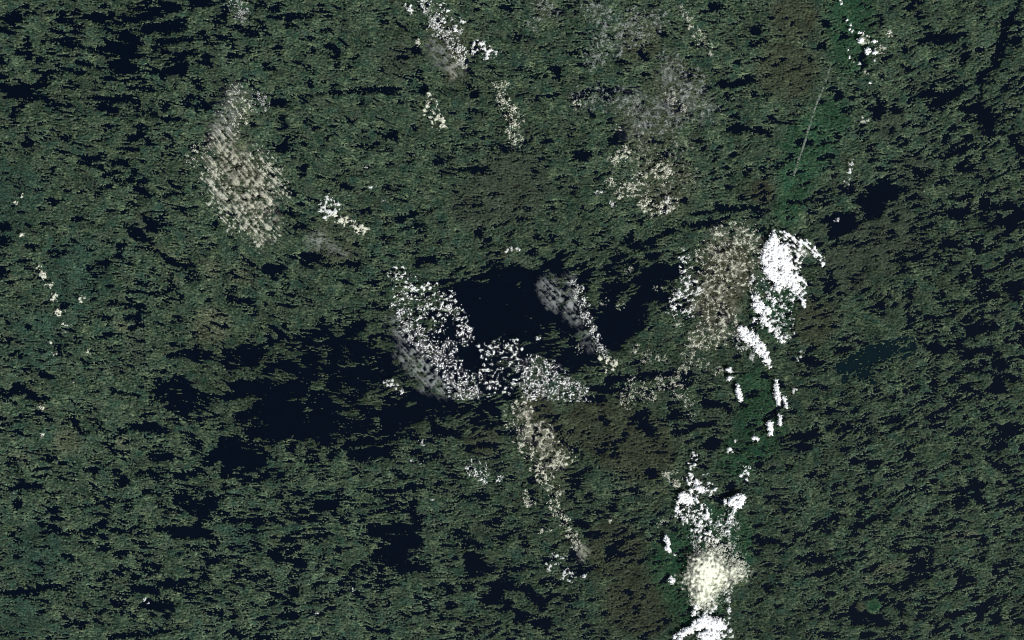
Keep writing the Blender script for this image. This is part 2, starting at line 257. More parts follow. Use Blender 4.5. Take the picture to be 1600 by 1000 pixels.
DENS = [[.22,.25,.28,.25,.16,.12,.12,.14,.14,.14,.14,.16,.10,.12,.20,.18],
 [.22,.22,.22,.18,.14,.10,.12,.14,.14,.14,.14,.18,.10,.12,.18,.20],
 [.15,.14,.18,.14,.14,.12,.12,.14,.18,.18,.14,.18,.10,.15,.20,.22],
 [.12,.10,.18,.10,.14,.14,.12,.14,.12,.12,.14,.20,.16,.18,.25,.30],
 [.18,.16,.22,.16,.16,.18,.20,.20,.22,.25,.20,.08,.15,.14,.22,.25],
 [.15,.18,.15,.20,.30,.38,.30,.30,.30,.30,.16,.10,.16,.12,.25,.28],
 [.16,.14,.20,.28,.42,.42,.30,.30,.20,.18,.25,.16,.20,.20,.20,.22],
 [.16,.22,.24,.35,.35,.28,.26,.22,.22,.20,.20,.18,.20,.20,.18,.22],
 [.18,.28,.28,.30,.35,.30,.20,.25,.25,.25,.18,.12,.20,.20,.22,.22],
 [.16,.24,.24,.26,.30,.25,.25,.30,.25,.20,.16,.08,.20,.22,.26,.25]]
p = np.clip((1+.35*smooth(1220, 1330, G.X)*smooth(60, 160, G.Y))*lattice(DENS, G.X, G.Y, 50, 100, 50, 100)*0.9*(1+0.45*nD), .03, .6)
tq = np.linspace(-2.6, 0.2, 60)
cdf = np.array([0.5*(1+math.erf(t/math.sqrt(2))) for t in tq])
thr = np.interp(np.clip(p*1.25, 0, .55), cdf, tq)
pink = flow(band(SH, STEP, 1.0, 30, slope=-.6, seed=71), cs, sn, 7, .8)
pink2 = flow(band(SH, STEP, 2.0, 90, slope=-1.0, seed=72), cs, sn, 14)
base = norm(1.0*pink+.5*pink2+.35*nB+.4*nE+.2*nF)
h = (base-thr)                                                  # below zero is water
nC2 = flow(band(SH, STEP, 2.6, 13, seed=43), cs, sn, 3)+.25*nB
creek = (np.abs(nC+.35*nB)-0.075-0.05*nD)*2.4
gate = smooth(0.1, 0.9, band(SH, STEP, 10, 50, seed=9)+(p-.12)*2)
h = np.minimum(h, np.where(gate > .02, creek+1.4*(1-gate), 9))
shapes = parse('300,555,8 420,562,20 520,548,26 620,545,22;560,592,24 480,610,16 380,605,10;700,560,36 780,480,55 720,465,24;850,445,38 890,545,30;960,480,38 1010,450,16;900,440,24 980,430,18;'
 '650,645,14 560,655,12 470,668,12 410,672,10;740,640,26;700,628,16 640,620,10;420,640,14 520,640,10;1380,300,18 1360,325,12;1310,350,14 1330,345,10;600,560,22;350,700,16 400,720,14;300,790,10;1000,440,14 1060,425,8;'
 '980,500,20 950,520,16;760,520,40 800,560,30')
for (ox, oy), t in TILES.items(): shapes += parse(t, ox, oy, .25)
gate2 = smooth(-.6, .6, band(SH, STEP, 8, 40, seed=44)+(p-.14)*3)
h = np.minimum(h, np.where(gate2 > .02, (np.abs(nC2)-.062)*2.4+.8*(1-gate2), 9))
isl = G.chains(parse('330,560,60;450,560,60 520,560,90 620,590,60;560,640,60;900,440,60 960,440,50;820,590,40;740,640,50;320,650,60;800,560,40 880,540,40;1540,330,40'), pad=30)
pi_ = smooth(25, -30, isl)
nL0 = flow(band(SH, STEP, 2.2, 12, seed=95), cs, sn, 10, 1.0)
B = basin(G, shapes, grow=.6, wx=2.4*flow(band(SH, STEP, 2, 14, seed=81), cs, sn, 3)+2*band(SH, STEP, 7, 30, seed=82), wy=1.3*band(SH, STEP, 2, 14, seed=83)+1.2*band(SH, STEP, 7, 30, seed=84))
B = B+.28*norm(nB+nE+.6*nF)*smooth(-1.2, 0, B)*smooth(1.3, .3, B)
nI2 = norm(pink2*.5+nA*.7+.4*nB+.5*nL0)
sink = (3.7-2.2*pi_)*smooth(-.7, .75, B)
hl = np.where(B > -.6, .75*base+.5*nI2-thr-sink, 9)
h = np.minimum(h, hl)
# long narrow lakes and faults lying along the grain
nL = flow(band(SH, STEP, 2.0, 11, seed=91), cs, sn, 22, 1.0)+.18*nB+.12*nE
gl = smooth(.1, .9, band(SH, STEP, 12, 70, seed=92)+.5*flow(band(SH, STEP, 4, 20, seed=93), cs, sn, 8)+(p-.15)*2.5)
h = np.minimum(h, np.where(gl > .02, (np.abs(nL+.4)-.085)*1.8+1.2*(1-gl), 9))
Dp = G.chains(DARK_HOLES, rough=rough, ramp=0.18, rmax=1.0)
h = np.minimum(h, Dp/1.5)
teal = G.chains(parse('1312,575,10 1340,565,16 1375,550,16 1395,545,10;1350,585,12 1365,595,6;1320,595,6'), rough=rough, ramp=.5, rmax=6)
teal = np.maximum(teal, np.where(nI*.6+nB*.6 > 1.15, 2.0, -9))
h = np.minimum(h, teal/3)
isle = G.chains(parse('1364,946,13;1345,948,8'), rough=rough, ramp=.15, rmax=2)
h = np.where(isle < 0, np.maximum(h, -isle/4), h)

# ground level in kilometres: ridges along the grain, shores dropping under the water
ridge = 0.07*np.abs(nA)+0.045*nB+0.015*nF+0.03*nE
z = np.where(h > 0, 0.03+0.05*np.tanh(h*1.2)+np.clip(ridge+.04, 0, 1)*smooth(0, .8, h), np.maximum(h, -1.2)*0.12)
z = np.where(h > 0, z*smooth(0, .25, h)+.004, z)

# ---------------------------------------------------------------- land cover colours (albedo)
def tint(txt, pad=60, a=10, b=-12):
    return smooth(a, b, G.chains(parse(txt), pad=pad)+5*rough)
lo_g = np.array([0.018, 0.036, 0.026]); mid = np.array([0.042, 0.062, 0.044]); oliv = np.array([0.100, 0.118, 0.070])
teal_g = np.array([0.020, 0.043, 0.036]); brown = np.array([0.060, 0.056, 0.038]); heath = np.array([0.050, 0.056, 0.043])
sand = np.array([0.17, 0.15, 0.10]); vivid = np.array([0.012, 0.050, 0.026])
tone = norm(.5*flow(band(SH, STEP, 1.3, 10, seed=94), cs, sn, 14, .9)+0.4*nF+0.5*nB+.8*flow(band(SH, STEP, 1.0, 40, slope=-1.0, seed=73), cs, sn, 2)+0.25*band(SH, STEP, 0.9, 4, seed=12)+.5*flow(band(SH, STEP, 2.6, 11, seed=42), cs, sn, 3)+0.5*band(SH, STEP, 12, 60, seed=13)-.15*nA)
C = lo_g*.75+(mid-lo_g*.75)*smooth(-1.5, .5, tone)[..., None]
nG = flow(band(SH, STEP, 2.2, 9, seed=41), cs, sn, 3)
def blend(C, col, m): return C+(col-C)*np.clip(m, 0, 1)[..., None]
C = blend(C, oliv, smooth(.25, 2.3, tone+.45*band(SH, STEP, 16, 70, seed=14)))
shore = smooth(1.1, .15, h)*smooth(-.1, .3, h)*smooth(-.3, 1.2, nE+nB*.5)
C = blend(C, np.array([.12, .145, .105]), shore*.7)
C = blend(C, teal_g, smooth(.2, 1.8, band(SH, STEP, 22, 90, seed=15))*.75)
C = blend(C, heath, smooth(.3, 1.6, band(SH, STEP, 18, 80, seed=16))*.55)
C = blend(C, teal_g, tint('20,300,50;10,350,40;120,430,60;60,530,50;120,470,30;60,860,50;30,960,40;430,740,20;380,840,30')*.6)
C = blend(C, heath*.95, tint('215,530,14 218,560,12;225,345,20;620,95,30;800,290,60 740,320,40;1200,300,20;1390,190,25;1380,370,60;1320,420,40;1430,270,30')*.8)
C = blend(C, brown*.8, 1.25*(.6+.4*smooth(-1, 1, nB+nA))*tint('930,660,50 1000,700,60;850,640,20 870,690,20;760,690,30;1230,110,50;1240,30,40;1000,940,60;960,860,50;1270,500,40')*.65)
C = blend(C, brown*.75, tint('376,262,14 400,280,12;1140,420,40 1120,480,30;800,183,6;1345,948,8;1040,328,8;1190,300,20', pad=20, a=3, b=-3)*.9)
C = blend(C, vivid*1.1, tint('1300,180,30 1260,230,40 1230,330,20;1180,600,30 1190,680,40 1150,720,30;1210,500,30 1230,450,25;1120,850,60 1060,880,50 1090,940,50;1330,20,40 1330,90,30')*.6)
C = blend(C, vivid*1.3, tint('1366,945,12', pad=20, a=2, b=-3)*.6)
sandm = smooth(.2, 1.6, nF+nB*.7+.4*nE)
C = blend(C, sand*.75, tint('232,385,3 262,396,5 288,410,4;330,420,14;375,430,14;15,430,5 30,448,5;5,525,4 30,540,5;20,708,4 45,718,4;50,610,4 70,640,6;190,510,10;110,690,12;190,690,12;1520,835,6 1480,838,4;1370,893,8 1440,873,4;770,405,6 790,398,6;1355,905,3;330,510,30;105,690,20;560,300,4;620,620,20;970,768,4 1040,765,5', pad=20, a=5, b=-3)*(.2+.7*sandm))
C = blend(C, sand*.6, tint('375,160,20 365,220,30 380,290,45;1130,400,40 1110,460,40;1110,530,25', pad=25, a=8, b=-8)*(.1+.5*sandm))
C = blend(C, sand*.42, tint('1000,60,40;1055,140,50;1010,200,50;700,70,40;710,110,25;850,10,20;1040,290,50;520,380,40;860,690,40 880,760,20;830,640,30')*(.25+.6*sandm))
nH = band(SH, STEP, 1.5, 8, seed=45)+.5*nA
C = blend(C, oliv*1.05, smooth(.55, .25, np.abs(nG))*smooth(-.3, 1.2, nF+nE)*.35)
C = blend(C, lo_g*.3, smooth(.17, .05, np.abs(nG))*smooth(-.5, .6, nE*.6+nD*.6+.8*band(SH, STEP, 9, 45, seed=62))*.85)
C = blend(C, lo_g*.35, smooth(.14, .04, np.abs(nH))*smooth(-.3, .9, band(SH, STEP, 10, 50, seed=46))*.8)
C = C*np.clip(1+.20*norm(nB+nF+.6*nE), .3, 1.8)[..., None]
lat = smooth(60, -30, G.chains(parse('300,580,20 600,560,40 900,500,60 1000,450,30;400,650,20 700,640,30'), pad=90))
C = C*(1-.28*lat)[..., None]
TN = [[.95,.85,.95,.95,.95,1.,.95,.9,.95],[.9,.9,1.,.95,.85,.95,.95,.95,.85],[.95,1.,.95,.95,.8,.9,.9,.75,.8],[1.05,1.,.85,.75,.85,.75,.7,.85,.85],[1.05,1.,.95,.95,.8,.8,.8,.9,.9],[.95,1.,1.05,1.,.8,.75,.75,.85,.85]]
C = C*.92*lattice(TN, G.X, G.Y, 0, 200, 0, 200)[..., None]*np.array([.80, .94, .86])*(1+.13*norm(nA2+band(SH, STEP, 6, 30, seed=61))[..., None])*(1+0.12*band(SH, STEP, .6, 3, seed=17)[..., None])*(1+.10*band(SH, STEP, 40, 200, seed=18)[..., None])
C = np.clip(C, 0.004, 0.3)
C = np.where((h < 0)[..., None], C*.5+np.array([.02, .02, .015]), C)

# ---------------------------------------------------------------- mesh helpers
def new_mesh(name, V, F, mats=()):
    """vertices (n,3), quads (m,4)"""
    me = bpy.data.meshes.new(name)
    me.vertices.add(len(V)); me.vertices.foreach_set('co', np.ascontiguousarray(V, np.float32).ravel())
    me.loops.add(F.size); me.loops.foreach_set('vertex_index', np.ascontiguousarray(F, np.int32).ravel())
    me.polygons.add(len(F)); me.polygons.foreach_set('loop_start', np.arange(0, F.size, 4, dtype=np.int32))
    me.polygons.foreach_set('use_smooth', np.ones(len(F), bool))
    me.update(calc_edges=True)
    for m in mats: me.materials.append(m)
    return me

def link(name, me, **props):
    o = bpy.data.objects.new(name, me); COL.objects.link(o)
    for k, v in props.items(): o[k] = v
    return o

def material(name):
    m = bpy.data.materials.new(name); m.use_nodes = True
    b = m.node_tree.nodes['Principled BSDF']
    return m, m.node_tree, b

# ---------------------------------------------------------------- materials
mland, t, b = material('boreal_land')
at = t.nodes.new('ShaderNodeAttribute'); at.attribute_name = 'cover_colour'
geo = t.nodes.new('ShaderNodeNewGeometry')
n1 = t.nodes.new('ShaderNodeTexNoise'); n1.inputs['Scale'].default_value = 9.0; n1.inputs['Detail'].default_value = 4; n1.inputs['Roughness'].default_value = .7
mr = t.nodes.new('ShaderNodeMapRange'); mr.inputs[1].default_value = .3; mr.inputs[2].default_value = .7; mr.inputs[3].default_value = .75; mr.inputs[4].default_value = 1.28
mx = t.nodes.new('ShaderNodeMix'); mx.data_type = 'RGBA'; mx.blend_type = 'MULTIPLY'; mx.inputs[0].default_value = 1
t.links.new(geo.outputs['Position'], n1.inputs['Vector']); t.links.new(n1.outputs[0], mr.inputs[0])
t.links.new(at.outputs['Color'], mx.inputs[6]); t.links.new(mr.outputs[0], mx.inputs[7]); t.links.new(mx.outputs[2], b.inputs['Base Color'])
b.inputs['Roughness'].default_value = .95; b.inputs['Specular IOR Level'].default_value = .05

def water_mat(name, col, rgh=.25):
    m, t, b = material(name)
    geo = t.nodes.new('ShaderNodeNewGeometry'); n = t.nodes.new('ShaderNodeTexNoise'); n.inputs['Scale'].default_value = .6; n.inputs['Detail'].default_value = 5
    mr = t.nodes.new('ShaderNodeMapRange'); mr.inputs[3].default_value = .7; mr.inputs[4].default_value = 1.3
    mx = t.nodes.new('ShaderNodeMix'); mx.data_type = 'RGBA'; mx.blend_type = 'MULTIPLY'; mx.inputs[0].default_value = 1
    mx.inputs[6].default_value = (*col, 1)
    t.links.new(geo.outputs['Position'], n.inputs['Vector']); t.links.new(n.outputs[0], mr.inputs[0]); t.links.new(mr.outputs[0], mx.inputs[7])
    t.links.new(mx.outputs[2], b.inputs['Base Color'])
    b.inputs['Roughness'].default_value = rgh; b.inputs['Specular IOR Level'].default_value = .2
    return m
mwater = water_mat('deep_lake_water', (0.0001, 0.0016, 0.0050))
mteal = water_mat('shallow_green_water', (0.0010, 0.0065, 0.0085))
mhole = water_mat('dark_hole_water', (0.003, 0.004, 0.005))

def cloud_mat(name, col, trans=.25):
    m = bpy.data.materials.new(name); m.use_nodes = True; t = m.node_tree; t.nodes.clear()
    o = t.nodes.new('ShaderNodeOutputMaterial')
    d = t.nodes.new('ShaderNodeBsdfDiffuse'); d.inputs[0].default_value = (*col, 1)
    tl = t.nodes.new('ShaderNodeBsdfTranslucent'); tl.inputs[0].default_value = (*col, 1)
    m1 = t.nodes.new('ShaderNodeMixShader'); m1.inputs[0].default_value = trans
    tp = t.nodes.new('ShaderNodeBsdfTransparent'); m2 = t.nodes.new('ShaderNodeMixShader')
    a = t.nodes.new('ShaderNodeAttribute'); a.attribute_name = 'thickness'
    geo = t.nodes.new('ShaderNodeNewGeometry'); n = t.nodes.new('ShaderNodeTexNoise'); n.inputs['Scale'].default_value = 7; n.inputs['Detail'].default_value = 3
    mr = t.nodes.new('ShaderNodeMapRange'); mr.inputs[1].default_value = .3; mr.inputs[2].default_value = .7; mr.inputs[3].default_value = .75; mr.inputs[4].default_value = 1.25
    mu = t.nodes.new('ShaderNodeMath'); mu.operation = 'MULTIPLY'; mu.use_clamp = True
    t.links.new(geo.outputs['Position'], n.inputs['Vector']); t.links.new(n.outputs[0], mr.inputs[0])
    t.links.new(a.outputs['Fac'], mu.inputs[0]); t.links.new(mr.outputs[0], mu.inputs[1]); t.links.new(mu.outputs[0], m2.inputs[0])
    t.links.new(d.outputs[0], m1.inputs[1]); t.links.new(tl.outputs[0], m1.inputs[2])
    t.links.new(tp.outputs[0], m2.inputs[1]); t.links.new(m1.outputs[0], m2.inputs[2]); t.links.new(m2.outputs[0], o.inputs[0])
    return m
CM = {'white': cloud_mat('bright_cloud', (.95, .96, .96)), 'cream': cloud_mat('thin_cream_cloud', (.76, .77, .64)),
      'glow': cloud_mat('lit_ice_cloud', (.90, .92, .76)), 'pale': cloud_mat('pale_cloud', (.88, .90, .88)), 'grey': cloud_mat('thin_grey_cloud', (.52, .56, .54)), 'beige': cloud_mat('beige_haze', (.50, .49, .39))}

# ---------------------------------------------------------------- ground sheet
nb = 26
ext = 14.0*(1.22**np.arange(1, nb+1))
xs = np.concatenate([G.xs[0]-np.cumsum(ext)[::-1], G.xs, G.xs[-1]+np.cumsum(ext)])
ys = np.concatenate([G.ys[0]-np.cumsum(ext)[::-1], G.ys, G.ys[-1]+np.cumsum(ext)])
def padx(a):
    a = np.pad(a, [(nb, nb), (nb, nb)]+[(0, 0)]*(a.ndim-2), mode='reflect'); return a
Z = padx(z); CC = padx(C)
X2, Y2 = np.meshgrid(xs, ys)
H2, W2 = Z.shape
V = np.stack([(X2-800)*K, (500-Y2)*K, Z], -1).reshape(-1, 3)
ids = np.arange(H2*W2).reshape(H2, W2)
F = np.stack([ids[:-1, :-1], ids[1:, :-1], ids[1:, 1:], ids[:-1, 1:]], -1).reshape(-1, 4)
gm = new_mesh('ground', V, F, [mland])
ca = gm.attributes.new('cover_colour', 'FLOAT_COLOR', 'POINT')
ca.data.foreach_set('color', np.concatenate([CC.reshape(-1, 3), np.ones((H2*W2, 1))], 1).astype(np.float32).ravel())
link('ground', gm, kind='structure')

# ---------------------------------------------------------------- lakes: every large one its own sheet
def components(mask, diag=True):
    H, W = mask.shape
    lab = np.zeros((H, W), np.int32); flat = mask.ravel().tolist(); L = [0]*(H*W)
    nbr = [-1, 1, -W, W]+([-W-1, -W+1, W-1, W+1] if diag else [])
    cur = 0; sizes = [0]
    for s in np.flatnonzero(mask.ravel()).tolist():
        if L[s]: continue
        cur += 1; L[s] = cur; st = [s]; n = 0
        while st:
            q = st.pop(); n += 1
            for d in nbr:
                r = q+d
                if 0 <= r < H*W and flat[r] and not L[r]: L[r] = cur; st.append(r)
        sizes.append(n)
    return np.array(L, np.int32).reshape(H, W), np.array(sizes)
wet = h < 0
wet[0, :] = wet[-1, :] = False; wet[:, 0] = wet[:, -1] = False
lab, sizes = components(wet, diag=False)
order = np.argsort(-sizes[1:])+1
big = [int(k) for k in order[:70] if sizes[k] > 60]
def spread(lb):
    """grow the labels two cells so that a sheet runs under its own shore"""
    for _ in range(2):
        o = lb.copy()
        for dy, dx in ((0, 1), (0, -1), (1, 0), (-1, 0), (1, 1), (-1, -1), (1, -1), (-1, 1)):
            s = np.roll(lb, (dy, dx), (0, 1)); o = np.where((o == 0) & (s > 0), s, o)
        lb = o
    return lb
keep = np.zeros(len(sizes), np.int32)
for i, k in enumerate(big): keep[k] = i+1
keep[0] = 0
lb = np.where(lab > 0, np.where(keep[lab] > 0, keep[lab], len(big)+1), 0)
lb = spread(lb)
cell = lb[:-1, :-1]
cell = np.maximum(np.maximum(lb[:-1, :-1], lb[1:, :-1]), np.maximum(lb[1:, 1:], lb[:-1, 1:]))
def sheet(k, name, mat):
    cy, cx = np.nonzero(cell == k)
    if len(cy) == 0: return None
    vid = np.stack([cy*G.W+cx, (cy+1)*G.W+cx, (cy+1)*G.W+cx+1, cy*G.W+cx+1], 1)
    u, inv = np.unique(vid, return_inverse=True)
    gy, gx = u//G.W, u % G.W
    V = np.stack([(G.xs[gx]-800)*K, (500-G.ys[gy])*K, np.zeros(len(u))], 1)
    return link(name, new_mesh(name, V, inv.reshape(-1, 4), [mat]), kind='structure')
for i in range(len(big)):
    m = lab == big[i]
    cx, cy = G.X[m].mean(), G.Y[m].mean()
    tealish = 1300 < cx < 1410 and 530 < cy < 620
    sheet(i+1, 'lake', mteal if tealish else mwater)
sheet(len(big)+1, 'small_lakes', mwater)

# added pale strip imitating a straight satellite swath seam in the north east
def seam_strip(pts, hw, name):
    P = []; n = 60
    ts = np.linspace(0, len(pts)-1.001, n); rr = np.random.default_rng(3)
    for tt in ts:
        i = int(tt); f = tt-i
        x = pts[i][0]*(1-f)+pts[i+1][0]*f; y = pts[i][1]*(1-f)+pts[i+1][1]*f
        P.append((x+rr.normal(0, .12), y))
    V = []; 
    for i, (x, y) in enumerate(P):
        a = P[max(i-1, 0)]; c = P[min(i+1, n-1)]; tx, ty = c[0]-a[0], c[1]-a[1]; l = math.hypot(tx, ty); nx, ny = -ty/l, tx/l
        ww = hw*(.55+.45*abs(math.sin(i*1.3))+.1*rr.normal())
        for s in (-1, -.4, .4, 1):
            V.append(((x+s*ww*nx-800)*K, (500-y-s*ww*ny)*K, .17-(.03 if abs(s) == 1 else 0)))
    F = [[i*4+j, i*4+j+1, i*4+j+5, i*4+j+4] for i in range(n-1) for j in range(3)]
    m, t, b = material('pale_seam_strip'); b.inputs['Base Color'].default_value = (.13, .14, .12, 1); b.inputs['Roughness'].default_value = 1
    tn = t.nodes.new('ShaderNodeTexNoise'); tn.inputs['Scale'].default_value = 3
    cr = t.nodes.new('ShaderNodeValToRGB'); cr.color_ramp.elements[0].position = .35; cr.color_ramp.elements[1].position = .65
    cr.color_ramp.elements[0].color = (.035, .055, .04, 1); cr.color_ramp.elements[1].color = (.14, .16, .135, 1)
    g = t.nodes.new('ShaderNodeNewGeometry'); t.links.new(g.outputs['Position'], tn.inputs['Vector'])
    t.links.new(tn.outputs[0], cr.inputs[0]); t.links.new(cr.outputs[0], b.inputs['Base Color'])
    link(name, new_mesh(name, np.array(V), np.array(F), [m]), kind='structure')
seam_strip([(1297, 104), (1293, 118), (1286, 138), (1275, 163), (1268, 185), (1258, 220), (1247, 252), (1240, 275)], 1.9, 'swath_seam')

# ---------------------------------------------------------------- clouds
Q = Grid(-60, -40, 1.0, 1720, 1080)
QS = (Q.H, Q.W)
def const_flow(n, deg, L):
    c = np.full(n.shape, math.cos(math.radians(deg)), np.float32); s = np.full(n.shape, math.sin(math.radians(deg)), np.float32)
    return flow(n, c, s, L, 1.0)
q1 = band(QS, 1, 1.2, 5, seed=31); q2 = band(QS, 1, 2.6, 10, seed=32); q3 = band(QS, 1, 6, 26, seed=33); q0 = band(QS, 1, .7, 3, seed=34)
q4 = band(QS, 1, 12, 50, seed=36)
streak = const_flow(band(QS, 1, .9, 22, slope=-.5, seed=35), 50, 14)
streak2 = const_flow(band(QS, 1, 1.3, 7, seed=37), 18, 10)
def worley(cellsz, seed):
    """distances to the nearest and second nearest scattered point"""
    r = np.random.default_rng(seed)
    gx, gy = int(1720/cellsz)+4, int(1080/cellsz)+4
    jx = r.random((gy, gx)); jy = r.random((gy, gx)); rad = r.random((gy, gx))
    wx = Q.X+1.2*q2; wy = Q.Y+1.2*q3
    u = (wx+60)/cellsz+1; v = (wy+40)/cellsz+1
    iu = u.astype(int); iv = v.astype(int)
    f1 = np.full(QS, 9.); f2 = np.full(QS, 9.); rr = np.zeros(QS)
    for dy in (-1, 0, 1):
        for dx in (-1, 0, 1):
            a = np.clip(iv+dy, 0, gy-1); c = np.clip(iu+dx, 0, gx-1)
            d = np.hypot(a+jy[a, c]-v, c+jx[a, c]-u)
            nf = d < f1
            f2 = np.where(nf, f1, np.minimum(f2, d)); rr = np.where(nf, rad[a, c], rr); f1 = np.where(nf, d, f1)
    return f1*cellsz, f2*cellsz, rr
wA = worley(10.5, 1); wB = worley(5.5, 2)
def pattern(kind):
    if kind == 'solid': return .55*q2+.45*q3+.35*q1
    if kind == 'cells':
        f1, f2, rr = wA                                              # blobs heaped round open dark holes
        hr = np.where(rr > .35, 1.2+3.3*(rr-.35)/.65, -3)
        e = f1-hr
        return .6*q0+.95*q1+.55*q2+2.3*np.exp(-((e-.8)/.7)**2)-6*smooth(.3, -.6, e)
    if kind == 'fine':
        f1, f2, rr = wB
        hr = np.where(rr > .6, .8+2.0*(rr-.6)/.4, -3)
        e = f1-hr
        return 1.1*q0+1.1*q1+.35*q2+.6*q3+.9*np.exp(-((e-.7)/.8)**2)-5*smooth(.4, -.5, e)
    if kind == 'leaf':
        f1, f2, rr = wA
        hr = np.where(rr > .6, .8+3.2*(rr-.6)/.4, -3)
        return 1.2*streak+.8*q0+.6*q1+.3*q3-4*smooth(.6, -.8, f1-hr)
    if kind == 'veins':
        f1, f2, rr = wA
        return 1.5-1.25*np.minimum(f2-f1, 3)*(.5+rr)+.75*q0+.55*q1+.4*q3
    if kind == 'puffs':
        f1, f2, rr = wC
        return 2.2*((.6+2.6*rr**2)-f1)/1.6+.9*q1+.5*q0+.4*q3
    if kind == 'lace': return -2.6*np.abs(band(QS, 1, 1.8, 14, slope=-.3, seed=74))+.35*q3
    if kind == 'streaks': return 1.2*streak3+.35*q1+.3*q3
    if kind == 'specks': return 1.1*q0+.8*q1+.3*q3
wC = worley(6.2, 3)
CV = {'cells': .78, 'fine': .62, 'puffs': .85, 'lace': 1.05, 'specks': .75, 'streaks': 1.0, 'leaf': .95, 'veins': .8}
streak3 = const_flow(band(QS, 1, .9, 20, slope=-.5, seed=38), 44, 16)
PT = {k: pattern(k) for k in ('solid', 'cells', 'fine', 'puffs', 'lace', 'specks', 'streaks', 'leaf', 'veins')}

